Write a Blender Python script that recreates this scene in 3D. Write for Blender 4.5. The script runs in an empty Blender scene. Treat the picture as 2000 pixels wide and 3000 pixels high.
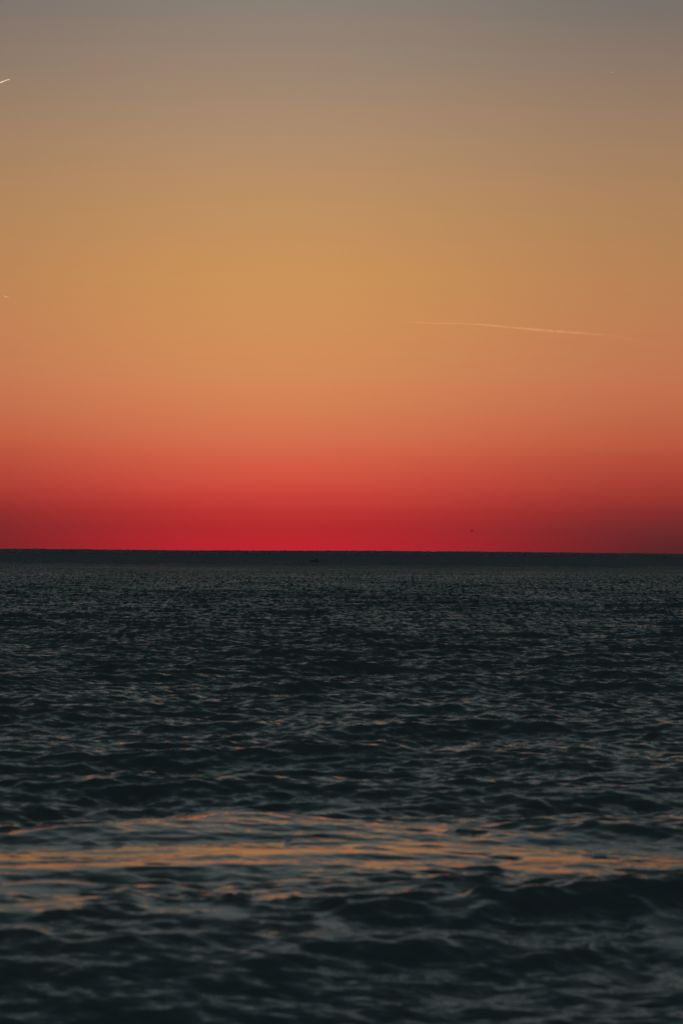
import bpy, bmesh, math, random
import numpy as np
from mathutils import Matrix, Vector

random.seed(7)
rng = np.random.default_rng(11)
scene = bpy.context.scene
COL = scene.collection
R = math.radians

# ------------------------------------------------------------------ camera
cam_d = bpy.data.cameras.new('camera')
cam = bpy.data.objects.new('camera', cam_d)
COL.objects.link(cam)
cam_d.sensor_fit = 'VERTICAL'
cam_d.sensor_height = 36.0
cam_d.sensor_width = 24.0
cam_d.lens = 100.0
cam_d.clip_start = 0.1
cam_d.clip_end = 400000.0
cam_d.dof.use_dof = True
cam_d.dof.focus_distance = 420.0
cam_d.dof.aperture_fstop = 1.7
PITCH = math.atan(134 * .00012)
cam.matrix_world = (Matrix.Translation((0, 0, 5.0)) @ Matrix.Rotation(R(90) + PITCH, 4, 'X')
                    @ Matrix.Rotation(R(0.40), 4, 'Z'))
scene.camera = cam

# ------------------------------------------------------------------ colour management
scene.view_settings.view_transform = 'Standard'
scene.view_settings.look = 'None'
scene.view_settings.exposure = 0.0
scene.view_settings.gamma = 1.0
scene.view_settings.use_curve_mapping = False


def lin(c):
    out = []
    for v in c:
        v /= 255.0
        out.append(v / 12.92 if v <= 0.04045 else ((v + 0.055) / 1.055) ** 2.4)
    return out


# ------------------------------------------------------------------ world: dusk sky
SUN_AZ = R(-1.2)        # where the sun went down, a little left of the middle
SUN_EL = R(-1.6)
world = bpy.data.worlds.new('World')
scene.world = world
world.use_nodes = True
nt = world.node_tree
nt.nodes.clear()


class Nodes:
    def __init__(self, tree):
        self.t = tree

    def new(self, kind, **kw):
        n = self.t.nodes.new(kind)
        for k, v in kw.items():
            setattr(n, k, v)
        return n

    def put(self, sock, v):
        if isinstance(v, bpy.types.NodeSocket):
            self.t.links.new(v, sock)
        else:
            sock.default_value = v

    def math(self, op, a, b=None, c=None, clamp=False):
        n = self.new('ShaderNodeMath', operation=op, use_clamp=clamp)
        self.put(n.inputs[0], a)
        if b is not None:
            self.put(n.inputs[1], b)
        if c is not None:
            self.put(n.inputs[2], c)
        return n.outputs[0]

    def vmath(self, op, a, b=None, scale=None):
        n = self.new('ShaderNodeVectorMath', operation=op)
        self.put(n.inputs[0], a)
        if b is not None:
            self.put(n.inputs[1], b)
        if scale is not None:
            self.put(n.inputs['Scale'], scale)
        return n.outputs[0]

    def smooth(self, v, a, b, lo=0.0, hi=1.0, kind='SMOOTHSTEP'):
        n = self.new('ShaderNodeMapRange', interpolation_type=kind)
        self.put(n.inputs['Value'], v)
        for k, x in (('From Min', a), ('From Max', b), ('To Min', lo), ('To Max', hi)):
            self.put(n.inputs[k], x)
        return n.outputs['Result']

    def mix(self, f, a, b):
        n = self.new('ShaderNodeMix', data_type='RGBA')
        self.put(n.inputs['Factor'], f)
        self.put(n.inputs['A'], a)
        self.put(n.inputs['B'], b)
        return n.outputs['Result']

    def ramp(self, fac, stops):
        n = self.new('ShaderNodeValToRGB')
        cr = n.color_ramp
        cr.interpolation = 'B_SPLINE' if False else 'LINEAR'
        while len(cr.elements) < len(stops):
            cr.elements.new(0.5)
        for e, (p, c) in zip(cr.elements, sorted(stops)):
            e.position = p
            e.color = (*c, 1)
        self.put(n.inputs[0], fac)
        return n.outputs[0]


W = Nodes(nt)
tc = W.new('ShaderNodeTexCoord')
sep = W.new('ShaderNodeSeparateXYZ')
nt.links.new(tc.outputs['Generated'], sep.inputs[0])
sx, sy, sz = sep.outputs
elev = W.math('MULTIPLY', W.math('ARCSINE', sz), 180 / math.pi)
elev = W.math('MAXIMUM', elev, 0.0)
azim = W.math('MULTIPLY', W.math('ARCTAN2', sx, sy), 180 / math.pi)
daz = W.math('SUBTRACT', azim, math.degrees(SUN_AZ))
# distance in azimuth from the afterglow, the short way round
daz = W.math('ABSOLUTE', daz)
daz = W.math('MINIMUM', daz, W.math('SUBTRACT', 360.0, daz))
# faint level streaks of thin haze in the low sky
mp = W.new('ShaderNodeMapping')
mp.inputs['Scale'].default_value = (12, 12, 100)
nt.links.new(tc.outputs['Generated'], mp.inputs[0])
ns = W.new('ShaderNodeTexNoise')
ns.inputs['Scale'].default_value = 1.0
ns.inputs['Detail'].default_value = 4.0
nt.links.new(mp.outputs[0], ns.inputs['Vector'])
wob = W.math('MULTIPLY', W.math('SUBTRACT', ns.outputs['Fac'], 0.5), 0.22)
elev2 = W.math('MAXIMUM', W.math('ADD', elev, wob), 0.0)
pos = W.math('SQRT', W.math('DIVIDE', elev2, 90.0))
P = lambda e: math.sqrt(e / 90.0)


def stops(table):
    return [(P(e), lin(c)) for e, c in table]


HIGH = [(14, (122, 124, 120)), (18, (122, 132, 131)), (25, (112, 124, 126)), (38, (80, 94, 99)), (60, (56, 71, 76)), (90, (48, 62, 69))]
glow = W.ramp(pos, stops([
    (0.0, (197, 34, 50)), (0.27, (186, 35, 46)), (0.6, (178, 40, 45)), (0.92, (187, 50, 51)), (1.3, (199, 66, 58)), (1.61, (206, 80, 65)),
    (2.0, (208, 94, 71)), (2.3, (209, 106, 76)), (2.98, (209, 124, 83)), (3.67, (208, 135, 88)), (4.7, (205, 142, 88)),
    (5.72, (201, 144, 87)), (7.09, (188, 142, 96)), (8.44, (172, 138, 107)), (9.79, (153, 131, 112)), (11.12, (134, 125, 115))] + HIGH))
side = W.ramp(pos, stops([
    (0.0, (62, 34, 39)), (0.27, (86, 36, 40)), (0.6, (102, 39, 43)), (0.92, (124, 42, 45)), (1.3, (148, 51, 48)), (1.61, (162, 60, 52)),
    (2.0, (174, 73, 57)), (2.3, (182, 84, 62)), (2.98, (187, 102, 73)), (3.67, (190, 114, 79)), (4.7, (187, 122, 82)),
    (5.72, (180, 127, 83)), (7.09, (170, 128, 89)), (8.44, (156, 124, 96)), (9.79, (137, 117, 101)), (11.12, (117, 109, 103))]
    + [(e, tuple(v * .93 for v in c)) for e, c in HIGH]))
dusk = W.ramp(pos, stops([
    (0.0, (70, 62, 70)), (1.0, (84, 72, 79)), (4.0, (112, 97, 101)), (9.0, (110, 104, 108)), (20, (92, 98, 106)), (45, (62, 73, 82)), (90, (46, 59, 68))]))
w1 = W.smooth(daz, 0.0, 8.7)
w2 = W.smooth(daz, 8.0, 95.0)
col = W.mix(w2, W.mix(w1, glow, side), dusk)
nish = W.new('ShaderNodeTexSky', sky_type='NISHITA')
nish.sun_disc = False
nish.sun_elevation = SUN_EL
nish.sun_rotation = SUN_AZ
bg1 = W.new('ShaderNodeBackground')
nt.links.new(col, bg1.inputs[0])
bg1.inputs[1].default_value = 1.0
bg2 = W.new('ShaderNodeBackground')
nt.links.new(nish.outputs[0], bg2.inputs[0])
bg2.inputs[1].default_value = 0.012
add = W.new('ShaderNodeAddShader')
nt.links.new(bg1.outputs[0], add.inputs[0])
nt.links.new(bg2.outputs[0], add.inputs[1])
wo = W.new('ShaderNodeOutputWorld')
nt.links.new(add.outputs[0], wo.inputs[0])

# ------------------------------------------------------------------ sun, just below the sea horizon: reaches only the high contrails
sun_d = bpy.data.lights.new('sun', 'SUN')
sun_d.energy = 2.0
sun_d.angle = R(0.5)
sun_d.color = (1.0, 0.72, 0.46)
sun = bpy.data.objects.new('sun', sun_d)
COL.objects.link(sun)
to_sun = Vector((math.sin(SUN_AZ) * math.cos(SUN_EL), math.cos(SUN_AZ) * math.cos(SUN_EL), math.sin(SUN_EL)))
sun.rotation_euler = to_sun.to_track_quat('Z', 'Y').to_euler()
sun.location = (0, -20, 40)


# ------------------------------------------------------------------ helpers
def mesh_obj(name, verts, faces, mat, parent=None, smooth=False):
    me = bpy.data.meshes.new(name)
    me.from_pydata(verts, [], faces)
    me.update()
    if smooth:
        me.polygons.foreach_set('use_smooth', [True] * len(me.polygons))
    o = bpy.data.objects.new(name, me)
    me.materials.append(mat)
    COL.objects.link(o)
    if parent is not None:
        o.parent = parent
    return o


def empty(name, loc, rz=0.0):
    o = bpy.data.objects.new(name, None)
    o.location = loc
    o.rotation_euler = (0, 0, rz)
    COL.objects.link(o)
    return o


def tag(o, label=None, cat=None, group=None, kind=None):
    for k, v in (('label', label), ('category', cat), ('group', group), ('kind', kind)):
        if v:
            o[k] = v
    return o


def plain(name, colr, rough=0.6, metal=0.0, noise=0.0, scale=1.0):
    m = bpy.data.materials.new(name)
    m.use_nodes = True
    b = m.node_tree.nodes['Principled BSDF']
    b.inputs['Base Color'].default_value = (*colr, 1)
    b.inputs['Roughness'].default_value = rough
    b.inputs['Metallic'].default_value = metal
    if noise:
        N = Nodes(m.node_tree)
        t = N.new('ShaderNodeTexCoord')
        n = N.new('ShaderNodeTexNoise')
        n.inputs['Scale'].default_value = scale
        n.inputs['Detail'].default_value = 5
        m.node_tree.links.new(t.outputs['Object'], n.inputs['Vector'])
        c = N.mix(n.outputs['Fac'], (*[v * (1 - noise) for v in colr], 1), (*[v * (1 + noise) for v in colr], 1))
        m.node_tree.links.new(c, b.inputs['Base Color'])
    return m


# ------------------------------------------------------------------ the sea
def rows():
    r = [2.0]
    while r[-1] < 27:
        r.append(r[-1] * 1.10)
    while r[-1] < 42000:
        d = r[-1]
        if d < 60:
            s = 0.075
        elif d < 160:
            s = 0.075 + (d - 60) * 0.0010
        elif d < 400:
            s = 0.175 + (d - 160) * 0.0034
        else:
            s = min(0.99 + (d - 400) * 0.006, d * 0.03)
        r.append(d + s)
    return np.array(r, dtype=np.float64)


def columns():
    fine = np.linspace(-R(10), R(10), 541)
    out = []
    a, s = R(10), R(10) / 270
    while a < math.pi:
        s *= 1.25
        a += min(s, R(8))
        if a < math.pi - R(2):
            out.append(a)
    out = np.array(out)
    return np.concatenate([-out[::-1], fine, out])


def smoothstep(a, b, x):
    t = np.clip((x - a) / (b - a), 0, 1)
    return t * t * (3 - 2 * t)


def value_noise(x, y, seed, scale, octaves=3):
    """smooth noise in world metres, about -1..1"""
    g = np.random.default_rng(seed)
    tot = np.zeros_like(x)
    amp, norm = 1.0, 0.0
    for _ in range(octaves):
        tab = g.uniform(-1, 1, (128, 128))
        u, v = x / scale, y / scale
        iu, iv = np.floor(u).astype(int), np.floor(v).astype(int)
        fu, fv = u - iu, v - iv
        fu, fv = fu * fu * (3 - 2 * fu), fv * fv * (3 - 2 * fv)
        a = tab[iu % 128, iv % 128]
        b = tab[(iu + 1) % 128, iv % 128]
        c = tab[iu % 128, (iv + 1) % 128]
        d = tab[(iu + 1) % 128, (iv + 1) % 128]
        tot += amp * ((a * (1 - fu) + b * fu) * (1 - fv) + (c * (1 - fu) + d * fu) * fv)
        norm += amp
        amp *= 0.5
        scale *= 0.5
    return tot / norm


def build_sea():
    rr, aa = rows(), columns()
    nr, nc = len(rr), len(aa)
    dr = np.gradient(rr)
    da = np.gradient(aa)
    X0 = (rr[:, None] * np.sin(aa)[None, :])
    Y0 = (rr[:, None] * np.cos(aa)[None, :])
    spac = np.maximum(dr[:, None] * 0.75, rr[:, None] * da[None, :]).astype(np.float32)

    # a smooth, unrippled sheet of water left by the last low breaker, lying across the near sea
    far = np.interp(X0, [-30, -9, -5.9, -2.3, 0.7, 2.4, 5.8, 9, 30], [47, 49, 51.5, 57.0, 54.0, 52.0, 49.6, 48, 46])
    near = np.interp(X0, [-30, -9, -5.0, -1.8, 2.2, 5.5, 9, 30], [43, 40.8, 41.3, 42.2, 43.4, 44.5, 45.5, 46])
    wob = value_noise(X0, Y0, 5, 1.6, 4) * 0.9
    inside = smoothstep(-0.8, 0.9, far - Y0 + wob * .6) * smoothstep(-1.0, 1.2, Y0 - near + wob * 1.9)
    calm = 0.66 * inside
    # the smoothest water lies in long curved streams
    wob2 = value_noise(X0 + 17, Y0 * 1.6, 33, 2.4, 4)
    wob3 = value_noise(X0 + 60, Y0 * 2.0, 41, 1.1, 4)
    for pts, hw, top in (
            ([(-40, 44), (-9, 44.6), (-5.6, 45.1), (-2.8, 46.2), (0, 47.3), (2.3, 47.5), (5.6, 46.4), (9, 45.5), (40, 44)], 1.95, 1.0),
            ([(-40, 41), (-9, 42.4), (-5.2, 42.9), (-2.6, 43.4), (-0.4, 44.0), (0.8, 44.4)], 0.9, 0.97),
            ([(-40, 44), (-9, 46.8), (-5.9, 48.6), (-4.2, 50.6), (-2.2, 53.8), (-1.4, 54.2), (-0.2, 53.2), (0.8, 52.0)], 1.2, 0.97),
            ([(-1.2, 51.0), (-0.5, 51.6), (1.0, 51.5), (3.0, 49.2), (3.6, 48.6)], 1.05, 0.97)):
        px, py = zip(*pts)
        c = np.interp(X0, px, py) + wob2 * 0.7
        hww = hw * (1 + 0.5 * wob3)
        m = top * (1 - smoothstep(0.45, 1.25, np.abs(Y0 - c) / hww))
        m *= smoothstep(px[0] - .2, px[0] + 1.4, X0) * (1 - smoothstep(px[-1] - 1.4, px[-1] + .2, X0))
        calm = np.maximum(calm, m * (1 - 0.45 * smoothstep(0.2, 0.55, wob3 + .3 * wob2)))
    # torn smooth patches on its near side
    ragged = smoothstep(-0.16, 0.40, value_noise(X0, Y0 * 0.9, 9, 0.75, 4) + 0.35 * value_noise(X0, Y0, 12, 3.0, 2))
    ragged *= smoothstep(35.0, 39.0, Y0) * (1 - smoothstep(44.0, 46.5, Y0)) * (1 - 0.5 * smoothstep(4.0, 6.0, X0)) * 0.95
    ragged2 = smoothstep(0.2, 0.55, value_noise(X0, Y0 * 0.5, 15, 2.2, 4)) * smoothstep(48, 54, Y0) * (1 - smoothstep(70, 130, Y0)) * 0.55
    glassy = calm.astype(np.float32)          # smooth in its long waves too
    calm = np.maximum(np.maximum(calm, ragged), ragged2).astype(np.float32)

    X = X0.astype(np.float32)
    Y = Y0.astype(np.float32)
    Z = np.zeros_like(X)
    DX = np.zeros_like(X)
    DY = np.zeros_like(X)
    lost = np.zeros_like(X)
    gust = (1.0 + 0.4 * value_noise(X0, Y0 * 0.35, 21, 26.0, 3)).astype(np.float32)

    lam = np.geomspace(0.34, 13.0, 84)
    lam *= rng.uniform(0.95, 1.05, len(lam))
    per_oct = len(lam) / math.log2(13.0 / 0.34)
    for L in lam:
        k = 2 * math.pi / L
        # slope spread evenly over the octaves, a little less in the longest waves
        slope = SLOPE / math.sqrt(per_oct) * math.sqrt(2)
        slope *= float(np.interp(math.log(L), [math.log(v) for v in (.34, .7, 1.2, 2.0, 3.5, 7, 13)], [1.15, 1.2, 1.0, .8, .72, .85, .70]))
        spread = 0.55 if L < 2.5 else 0.34
        th = float(np.clip(rng.normal(0, spread), -2.0, 2.0)) + 0.12
        dx, dy = math.sin(th), -math.cos(th)
        ph = rng.uniform(0, 2 * math.pi)
        A = slope / k
        w = smoothstep(2.2, 4.4, L / spac).astype(np.float32)
        near_soft = 1.0 - 0.45 * (1 - smoothstep(33.0, 40.0, Y0)) * (1 - smoothstep(15, 40, np.abs(X0)))
        damp = near_soft.astype(np.float32) * (1 - (calm * 0.90 if L < 0.7 else (calm * 0.93 if L < 1.3 else np.maximum(glassy, calm * 0.45) * 0.92))).astype(np.float32) * gust
        lost += ((1 - w * w) * (slope * damp) ** 2 * 0.5).astype(np.float32)
        amp = (A * w * damp).astype(np.float32)
        arg = (k * (dx * X + dy * Y) + ph).astype(np.float32) if False else np.mod(k * (dx * X0 + dy * Y0) + ph, 2 * math.pi).astype(np.float32)
        Z += amp * np.cos(arg)
        s = amp * np.sin(arg) * 0.85
        DX -= dx * s
        DY -= dy * s

    # the low swell that carries the smooth sheet
    crest = near + 0.5 + wob * 0.25
    length = np.maximum(far - near, 2.5) * 0.95
    t = Y0 - crest
    ridge = SWELL * np.where(t > 0, np.clip(1 - t / length, 0, 1), np.exp(-(np.minimum(t, 0) / (5.0 + 1.5 * smoothstep(0.0, 4.0, X0))) ** 2))
    ridge *= (1 - smoothstep(9, 20, np.abs(X0))) * (1 - 0.4 * smoothstep(0.5, 4.5, X0))
    # gentle glassy folds on it
    fold = np.zeros_like(X0)
    for L, th, ph, s in ((2.9, 0.18, 0.4, .024), (2.1, -0.25, 2.0, .020), (3.9, 0.45, 4.0, .022), (1.4, 0.05, 1.0, .016)):
        k = 2 * math.pi / L
        fold += s / k * np.cos(k * (math.sin(th) * X0 - math.cos(th) * Y0 * 1.0) + ph)
    fold *= calm
    # low humps whose faces lean to the beach and show the dark water
    for hx, hy, hh, rx, ry in ((-1.6, 52.4, .15, 0.9, .75), (-3.1, 50.2, .12, 1.3, .75), (-4.3, 48.0, .10, 1.5, .7), (-0.2, 50.0, .07, 1.6, .6),
                               (-3.7, 46.2, .035, 1.3, .5), (-1.2, 45.6, .035, 1.4, .5), (1.6, 47.9, .03, 1.2, .45), (3.2, 49.0, .025, 1.2, .45),
                               (4.6, 52.6, .17, 3.0, 1.3), (0.9, 54.6, .10, 2.0, 1.0), (-5.8, 44.9, .05, 1.5, .6), (2.9, 45.6, .03, .9, .4), (-2.6, 43.2, .06, 1.8, .6)):
        u = (X0 - hx) / rx
        v = (Y0 - hy - 0.12 * (X0 - hx)) / ry
        v = np.where(v > 0, v * 0.55, v)
        fold = fold + hh * np.exp(-u * u - v * v)
    # the next swell rising towards the beach
    q = Y0 - 37.6 - 0.8 * np.sin(X0 / 4.0)
    lateral = 1 - smoothstep(15, 40, np.abs(X0))
    Z = Z + (0.085 * np.exp(-(q / np.where(q > 0, 5.0, 3.0)) ** 2) * lateral).astype(np.float32)
    # ... and the trough in front of it
    Z = Z - (0.26 * np.clip(np.logaddexp(0, -(q + 1.6) * 1.5) / 1.5, 0, 9.0) * lateral).astype(np.float32)
    # the swell under the smooth sheet, highest left of the middle
    arch = 0.13 * np.exp(-((X0 + 2.0) / 3.6) ** 2 - ((Y0 - 51.0) / 3.2) ** 2)
    Z = Z + arch.astype(np.float32)
    Z = Z + (ridge + fold).astype(np.float32)

    co = np.stack([X + DX, Y + DY, Z], axis=-1).reshape(-1, 3).astype(np.float32)
    idx = np.arange(nr * nc).reshape(nr, nc)
    q = np.stack([idx[:-1, :-1], idx[:-1, 1:], idx[1:, 1:], idx[1:, :-1]], axis=-1).reshape(-1, 4)
    # close the ring behind the camera
    seam = np.stack([idx[:-1, -1], idx[:-1, 0], idx[1:, 0], idx[1:, -1]], axis=-1).reshape(-1, 4)
    q = np.concatenate([q, seam])
    q = q[:, ::-1]
    me = bpy.data.meshes.new('sea')
    me.vertices.add(len(co))
    me.vertices.foreach_set('co', co.ravel())
    me.loops.add(q.size)
    me.loops.foreach_set('vertex_index', q.ravel().astype(np.int32))
    me.polygons.add(len(q))
    me.polygons.foreach_set('loop_start', np.arange(0, q.size, 4, dtype=np.int32))
    me.polygons.foreach_set('use_smooth', np.ones(len(q), dtype=bool))
    me.update(calc_edges=True)
    for nm, arr in (('rough_water', np.sqrt(lost)), ('calm', calm)):
        at = me.attributes.new(nm, 'FLOAT', 'POINT')
        at.data.foreach_set('value', arr.ravel().astype(np.float32))
    o = bpy.data.objects.new('sea', me)
    COL.objects.link(o)
    o['kind'] = 'structure'
    o['label'] = 'dark choppy sea at dusk with a smooth orange sheet of water across it'
    print('sea', nr, nc, len(q))
    return o


def sea_material():
    m = bpy.data.materials.new('sea_water')
    m.use_nodes = True
    t = m.node_tree
    N = Nodes(t)
    b = t.nodes['Principled BSDF']
    geo = N.new('ShaderNodeNewGeometry')
    posn = geo.outputs['Position']
    lost = N.new('ShaderNodeAttribute', attribute_name='rough_water').outputs['Fac']
    calm = N.new('ShaderNodeAttribute', attribute_name='calm').outputs['Fac']

    def slopes(sx, sy, detail, off):
        mp = N.new('ShaderNodeMapping')
        mp.inputs['Scale'].default_value = (1 / sx, 1 / sy, 0)
        mp.inputs['Location'].default_value = (off, off * 1.7, 0)
        t.links.new(posn, mp.inputs[0])
        n = N.new('ShaderNodeTexNoise', noise_dimensions='2D')
        n.inputs['Scale'].default_value = 1.0
        n.inputs['Detail'].default_value = detail
        n.inputs['Roughness'].default_value = 0.55
        t.links.new(mp.outputs[0], n.inputs['Vector'])
        return N.vmath('SUBTRACT', n.outputs['Color'], (0.5, 0.5, 0.5))

    # ripples finer than the mesh, always there except on the smooth sheet
    fine = N.vmath('SCALE', slopes(0.30, 0.10, 2.0, 3.0), scale=N.smooth(calm, 0, 1, FINE, 0.13, 'LINEAR'))
    mid = N.vmath('SCALE', slopes(0.70, 0.28, 3.0, 7.0), scale=N.smooth(calm, 0, 1, MID, 0.06, 'LINEAR'))
    # waves the mesh is too coarse to carry, far out
    far1 = N.vmath('SCALE', slopes(0.9, 0.7, 3.0, 11.0), scale=N.math('MULTIPLY', lost, FAR))
    far2 = N.vmath('SCALE', slopes(0.9, 7.0, 2.0, 23.0), scale=N.math('MULTIPLY', lost, FAR))
    far3 = N.vmath('SCALE', slopes(2.2, 30.0, 3.0, 31.0), scale=N.math('MULTIPLY', lost, FAR))
    farw = N.vmath('ADD', far1, N.vmath('ADD', far2, far3))
    fs = N.new('ShaderNodeSeparateXYZ')
    t.links.new(farw, fs.inputs[0])
    fc = N.new('ShaderNodeCombineXYZ')
    t.links.new(fs.outputs[0], fc.inputs[0])
    N.put(fc.inputs[1], N.math('MULTIPLY', N.math('ABSOLUTE', fs.outputs[1]), -1.0))
    tot = N.vmath('ADD', N.vmath('ADD', fine, mid), fc.outputs[0])
    tot = N.vmath('MULTIPLY', tot, (1, 1, 0))
    # the faces of far waves that can be seen from the beach are the ones that lean to the beach
    lean = N.new('ShaderNodeCombineXYZ')
    sp = N.new('ShaderNodeSeparateXYZ')
    t.links.new(posn, sp.inputs[0])
    offshore = N.smooth(sp.outputs[1], 350.0, 2600.0, -0.1, -LEAN, 'SMOOTHSTEP')
    N.put(lean.inputs[1], N.math('SUBTRACT', N.math('MULTIPLY', lost, offshore), N.smooth(calm, 0, 1, 0.12, 0.0, 'LINEAR')))
    tot = N.vmath('ADD', tot, lean.outputs[0])
    nor = N.vmath('NORMALIZE', N.vmath('ADD', geo.outputs['Normal'], tot))
    t.links.new(nor, b.inputs['Normal'])
    b.inputs['Base Color'].default_value = (0.066, 0.096, 0.091, 1)
    b.inputs['IOR'].default_value = 1.333
    N.put(b.inputs['Roughness'], N.math('ADD', N.math('MULTIPLY', lost, 0.6), 0.06))
    return m


MID, FAR = 0.95, 9.5
SLOPE, FINE, LEAN, SWELL = 0.118, 0.7, 0.8, 0.27
sea = build_sea()
sea.data.materials.append(sea_material())


# ------------------------------------------------------------------ far shore: low dark land with a wood along it
def build_shore():
    n = 700
    xs = np.linspace(-9000, 9000, n)
    top = 13.2 + 0.5 * np.sin(xs / 210.0 + 1.0) + 0.35 * np.sin(xs / 83.0) + rng.normal(0, .06, n)
    prof = [(3560, -0.5), (3585, 0.6), (3625, 0.55), (3700, 0.95), (3800, 1.0), (4600, 1.0), (5200, -0.5)]
    shift = lambda x: 25 * math.sin(x / 310.0) - 18
    verts, faces = [], []
    for i in range(n):
        for j, (y, f) in enumerate(prof):
            z = f if j in (0, 1, 6) else top[i] * f
            verts.append((xs[i], y + shift(xs[i]), z))
    m = len(prof)
    for i in range(n - 1):
        for j in range(m - 1):
            a = i * m + j
            faces.append((a, a + m, a + m + 1, a + 1))
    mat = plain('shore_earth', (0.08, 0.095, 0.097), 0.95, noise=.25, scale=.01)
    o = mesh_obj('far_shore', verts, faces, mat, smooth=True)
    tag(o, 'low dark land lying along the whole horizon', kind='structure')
    # the wood: some thousands of tree crowns that read as one dark line
    base = bmesh.new()
    bmesh.ops.create_icosphere(base, subdivisions=1, radius=1.0)
    bv = np.array([v.co[:] for v in base.verts])
    bf = np.array([[v.index for v in f.verts] for f in base.faces])
    base.free()
    V, F = [], []
    cnt = 0
    for i in range(7000):
        x = rng.uniform(-1500, 1500)
        y = rng.uniform(3640, 3800) + shift(x)
        clump = 1.0 + 0.09 * math.sin(x / 17.0) * math.sin(x / 6.3 + 1) + 0.12 * math.sin(x / 60.0 + 2)
        h = rng.uniform(1.5, 1.9) * clump
        wd = rng.uniform(2.0, 4.5)
        p = bv * (1 + rng.normal(0, .13, (len(bv), 1)))
        g = np.interp(x, xs, top) * np.interp(y - shift(x), [3625, 3700, 3800], [.55, .95, 1.0])
        V.append(p * (wd, wd, h * .55) + (x, y, g + h * .02))
        F.append(bf + cnt)
        cnt += len(bv)
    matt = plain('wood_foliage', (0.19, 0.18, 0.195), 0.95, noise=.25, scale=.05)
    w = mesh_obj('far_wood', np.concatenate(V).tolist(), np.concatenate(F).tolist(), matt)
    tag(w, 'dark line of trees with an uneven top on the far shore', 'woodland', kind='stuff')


build_shore()


# ------------------------------------------------------------------ motor boat out on the sea
def ring_loft(sections, mat, name, parent, cap=True, smooth=False):
    n = len(sections[0])
    verts = [p for s in sections for p in s]
    faces = []
    for i in range(len(sections) - 1):
        for j in range(n):
            a, b2 = i * n + j, i * n + (j + 1) % n
            faces.append((a, b2, b2 + n, a + n))
    if cap:
        faces.append(tuple(range(n))[::-1])
        faces.append(tuple(range((len(sections) - 1) * n, len(sections) * n)))
    o = mesh_obj(name, verts, faces, mat, parent, smooth)
    bm = bmesh.new()
    bm.from_mesh(o.data)
    bmesh.ops.recalc_face_normals(bm, faces=bm.faces)
    bm.to_mesh(o.data)
    bm.free()
    return o


def box(name, lo, hi, mat, parent, taper=0.0):
    (x0, y0, z0), (x1, y1, z1) = lo, hi
    t = taper
    v = [(x0, y0, z0), (x1, y0, z0), (x1, y1, z0), (x0, y1, z0),
         (x0 + t, y0 + t * .4, z1), (x1 - t * .6, y0 + t * .4, z1), (x1 - t * .6, y1 - t * .4, z1), (x0 + t, y1 - t * .4, z1)]
    f = [(3, 2, 1, 0), (4, 5, 6, 7), (0, 1, 5, 4), (1, 2, 6, 5), (2, 3, 7, 6), (3, 0, 4, 7)]
    return mesh_obj(name, v, f, mat, parent)


def tube(name, pts, radii, mat, parent, n=8):
    secs = []
    for (p, r) in zip(pts, radii):
        p = Vector(p)
        i = pts.index(tuple(p)) if tuple(p) in pts else 0
        a = Vector(pts[max(i - 1, 0)])
        c = Vector(pts[min(i + 1, len(pts) - 1)])
        d = (c - a).normalized()
        u = d.cross(Vector((0.13, 0.21, 1))).normalized()
        w = d.cross(u)
        secs.append([tuple(p + (u * math.cos(k * 2 * math.pi / n) + w * math.sin(k * 2 * math.pi / n)) * r) for k in range(n)])
    return ring_loft(secs, mat, name, parent, smooth=True)


def build_boat():
    root = empty('motor_boat', (-31.1, 3321.5, 0.0), 0.0)
    tag(root, 'small dark motor boat with a cabin aft on the far water, bow to the left', 'boat')
    hull_m = plain('boat_hull_paint', (0.11, 0.12, 0.125), 0.45, noise=.3)
    cab_m = plain('boat_cabin_paint', (0.10, 0.11, 0.115), 0.5, noise=.2)
    glass = plain('boat_glass', (0.01, 0.012, 0.014), 0.1)
    metal = plain('boat_metal', (0.05, 0.05, 0.052), 0.4, 0.8)
    # hull stations along x, bow at -x
    secs = []
    for x, hw, keel, deck in ((-5.9, 0.06, 0.85, 1.55), (-5.0, 0.75, 0.15, 1.48), (-3.5, 1.35, -0.35, 1.36), (-1.0, 1.75, -0.5, 1.22),
                              (2.0, 1.85, -0.5, 1.15), (4.6, 1.75, -0.4, 1.15), (5.4, 1.6, -0.25, 1.2)):
        secs.append([(x, -hw, deck), (x, -hw * .82, keel + (deck - keel) * .38), (x, 0, keel), (x, hw * .82, keel + (deck - keel) * .38), (x, hw, deck)])
    ring_loft(secs, hull_m, 'hull', root)
    cabin = box('cabin', (0.2, -1.25, 1.12), (4.0, 1.25, 3.05), cab_m, root, 0.45)
    box('cabin_roof', (0.3, -1.32, 3.053), (4.1, 1.32, 3.2), cab_m, root, 0.05)
    for y0, y1 in ((-1.20, -1.14), (1.14, 1.20)):
        for x0, x1 in ((0.9, 2.0), (2.2, 3.3)):
            box('window', (x0, y0, 2.1), (x1, y1, 2.75), glass, cabin)
    box('foredeck_house', (-2.4, -1.0, 1.2), (0.15, 1.0, 1.85), cab_m, root, 0.3)
    tube('mast', [(2.6, 0, 3.2), (2.7, 0, 4.3)], [.06, .04], metal, root)
    for s in (-1, 1):
        tube('rail', [(-5.6, s * .2, 2.1), (-4.6, s * .9, 2.05), (-3.0, s * 1.35, 1.95), (-1.0, s * 1.6, 1.85)], [.03] * 4, metal, root, 6)
        for x, y, z0, z1 in ((-4.6, .9, 1.42, 2.05), (-3.0, 1.35, 1.32, 1.95), (-1.0, 1.6, 1.2, 1.85)):
            tube('rail_post', [(x, s * y, z0), (x, s * y, z1)], [.03, .03], metal, root, 6)
    box('outboard_motor', (5.42, -0.3, 0.3), (6.0, 0.3, 1.6), hull_m, root, 0.12)


build_boat()


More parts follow.
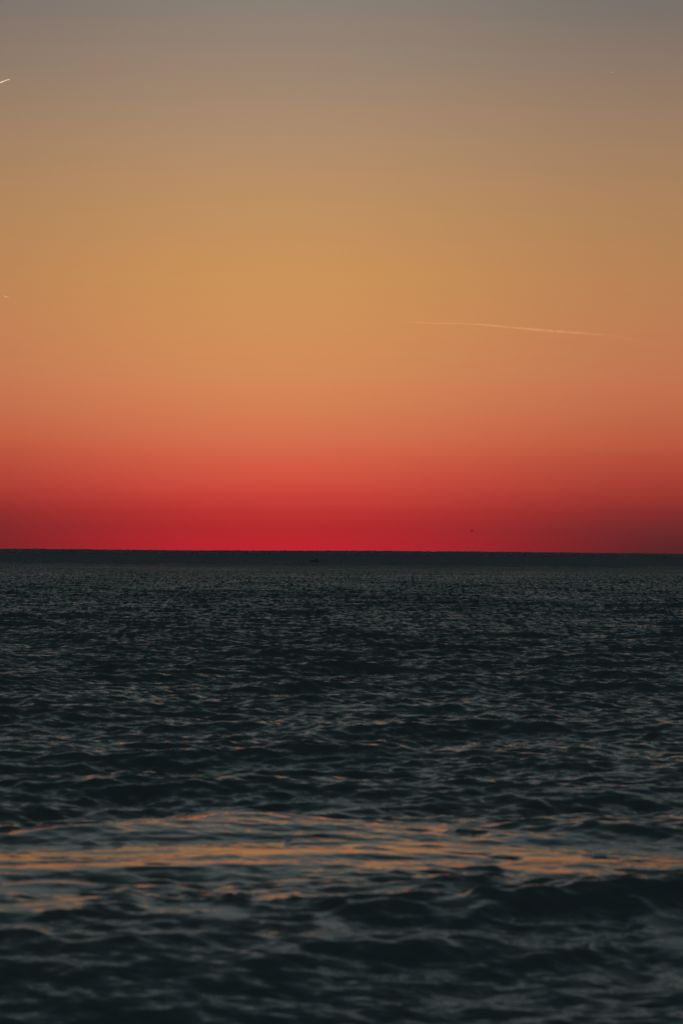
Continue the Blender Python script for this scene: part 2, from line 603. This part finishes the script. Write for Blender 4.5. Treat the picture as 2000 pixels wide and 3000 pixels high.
# ------------------------------------------------------------------ aircraft
def build_aircraft(loc, rz, mat, label, length=10.0):
    root = empty('aircraft', loc, rz)
    root.scale = (length / 10.0,) * 3
    tag(root, label, 'aircraft')
    # nose at -x
    prof = [(-5.0, .10, -.05), (-4.5, .38, -.02), (-3.6, .6, 0), (-1.5, .68, .05), (1.0, .62, .08), (3.2, .38, .18), (4.9, .10, .30)]
    secs = [[(x, r * math.cos(k * math.pi / 5), z + r * math.sin(k * math.pi / 5)) for k in range(10)] for x, r, z in prof]
    ring_loft(secs, mat, 'fuselage', root, smooth=True)

    def slab(name, a, b, c, d, th):
        n = Vector((b[0] - a[0], b[1] - a[1], b[2] - a[2])).cross(Vector((d[0] - a[0], d[1] - a[1], d[2] - a[2]))).normalized() * th
        vs = [tuple(Vector(p) + n) for p in (a, b, c, d)] + [tuple(Vector(p) - n) for p in (a, b, c, d)]
        mesh_obj(name, vs, [(0, 1, 2, 3), (7, 6, 5, 4), (0, 4, 5, 1), (1, 5, 6, 2), (2, 6, 7, 3), (3, 7, 4, 0)], mat, root)
    for s in (-1, 1):
        slab('wing', (-1.6, s * .55, -.1), (0.6, s * .55, -.1), (1.0, s * 5.2, .25), (0.1, s * 5.2, .25), .10)
        slab('tailplane', (3.6, s * .2, .35), (4.8, s * .2, .35), (5.0, s * 1.9, .45), (4.3, s * 1.9, .45), .06)
        tube('engine', [(-1.9, s * 1.7, -.35), (-1.4, s * 1.7, -.33), (-0.2, s * 1.7, -.28)], [.26, .32, .2], mat, root)
    slab('tail_fin', (3.3, 0, .45), (4.9, 0, .45), (5.2, 0, 2.1), (4.5, 0, 2.1), .07)
    return root


dark_paint = plain('aircraft_dark_paint', (0.02, 0.02, 0.022), 0.5, noise=.2)  # dark paint all over, so the small speck stands out
build_aircraft((549.2, 12000.0, 122.6), R(8), dark_paint, 'tiny dark low flying aircraft just above the red horizon', 14.0).rotation_euler.x = R(28)


# ------------------------------------------------------------------ contrails: thin clouds of ice, each a closed tapering body
def cloud_material(name, density, aniso=0.7, tint=(1, 1, 1, 1)):
    m = bpy.data.materials.new(name)
    m.use_nodes = True
    t = m.node_tree
    t.nodes.clear()
    v = t.nodes.new('ShaderNodeVolumePrincipled')
    v.inputs['Color'].default_value = tint
    v.inputs['Density'].default_value = density
    v.inputs['Anisotropy'].default_value = aniso
    o = t.nodes.new('ShaderNodeOutputMaterial')
    t.links.new(v.outputs[0], o.inputs['Volume'])
    return m


def contrail(path, label, density, aniso=0.7, n=14, tint=(1, 1, 1, 1)):
    """path: (x, y, z, half height, half depth along the line of travel's side)"""
    # resample and let the edges and thickness vary, as blown ice does
    fine = []
    m = 6 if len(path) > 8 else 3
    e = 1.0 if len(path) > 8 else 0.0
    for a, b in zip(path[:-1], path[1:]):
        for k in range(m):
            f = k / m
            v = [a[j] * (1 - f) + b[j] * f for j in range(5)]
            v[2] += rng.normal(0, .10) * v[3] * e
            v[3] *= 1 + rng.normal(0, .14) * e
            v[4] *= 1 + rng.normal(0, .28) * e
            v[4] = max(v[4], .5)
            fine.append(tuple(v))
    path = fine + [path[-1]]
    p0 = Vector(path[0][:3])
    pts = [Vector(p[:3]) - p0 for p in path]
    secs = []
    for i, p in enumerate(path):
        d = (pts[min(i + 1, len(pts) - 1)] - pts[max(i - 1, 0)]).normalized()
        side = d.cross(Vector((0, 0, 1))).normalized()
        up = side.cross(d)
        secs.append([tuple(pts[i] + side * (p[4] * math.cos(k * 2 * math.pi / n)) + up * (p[3] * math.sin(k * 2 * math.pi / n))) for k in range(n)])
    o = ring_loft(secs, cloud_material('contrail_ice', density, aniso, tint), 'contrail', None, smooth=True)
    o.location = p0
    tag(o, label, 'contrail', 'contrails in the evening sky')
    return o


# bright stub at the upper left, running out of the picture
contrail([(-6659, 56604, 9505, 3, 3), (-6690, 56630, 9505, 7, 8), (-6780, 56790, 9505, 9, 10), (-6920, 57023, 9505, 13, 14),
          (-7150, 57300, 9505, 22, 18), (-7907, 58238, 9505, 40, 22)],
         'short bright contrail in the grey sky at the upper left edge', 0.025)
# a mere speck of one, high on the other side
contrail([(5199, 55320, 9505, 3, 3), (5205, 55320, 9506, 9, 10), (5214, 55325, 9506, 9, 10), (5224, 55335, 9504, 3, 3)],
         'tiny pale contrail speck high in the grey sky at the upper right', 0.012)
# tiny curved wisp below it
contrail([(-12275, 104590, 9505, 4, 4), (-12310, 104470, 9505, 11, 9), (-12362, 104298, 9505, 13, 10), (-12395, 104000, 9505, 10, 6), (-12420, 103800, 9505, 5, 2)],
         'tiny curved contrail wisp in the orange sky near the left edge', 0.0045)
# the long thin one on the right
contrail([(2383, 113912, 9505, 6, 14), (2800, 114250, 9505, 11, 40), (3390, 114656, 9505, 15, 60), (4400, 114950, 9505, 18, 64), (5481, 115149, 9505, 22, 44),
          (6700, 116400, 9505, 45, 26), (7854, 117528, 9505, 62, 36), (8600, 118150, 9500, 66, 32), (9213, 118653, 9505, 58, 26), (10400, 119700, 9505, 52, 19),
          (11560, 120823, 9515, 50, 8), (12900, 123200, 9505, 58, 3), (14307, 125817, 9505, 35, 1)],
         'long thin contrail spreading and fading to the right above the orange glow', 0.0006, tint=(1.0, 0.78, 0.42, 1))
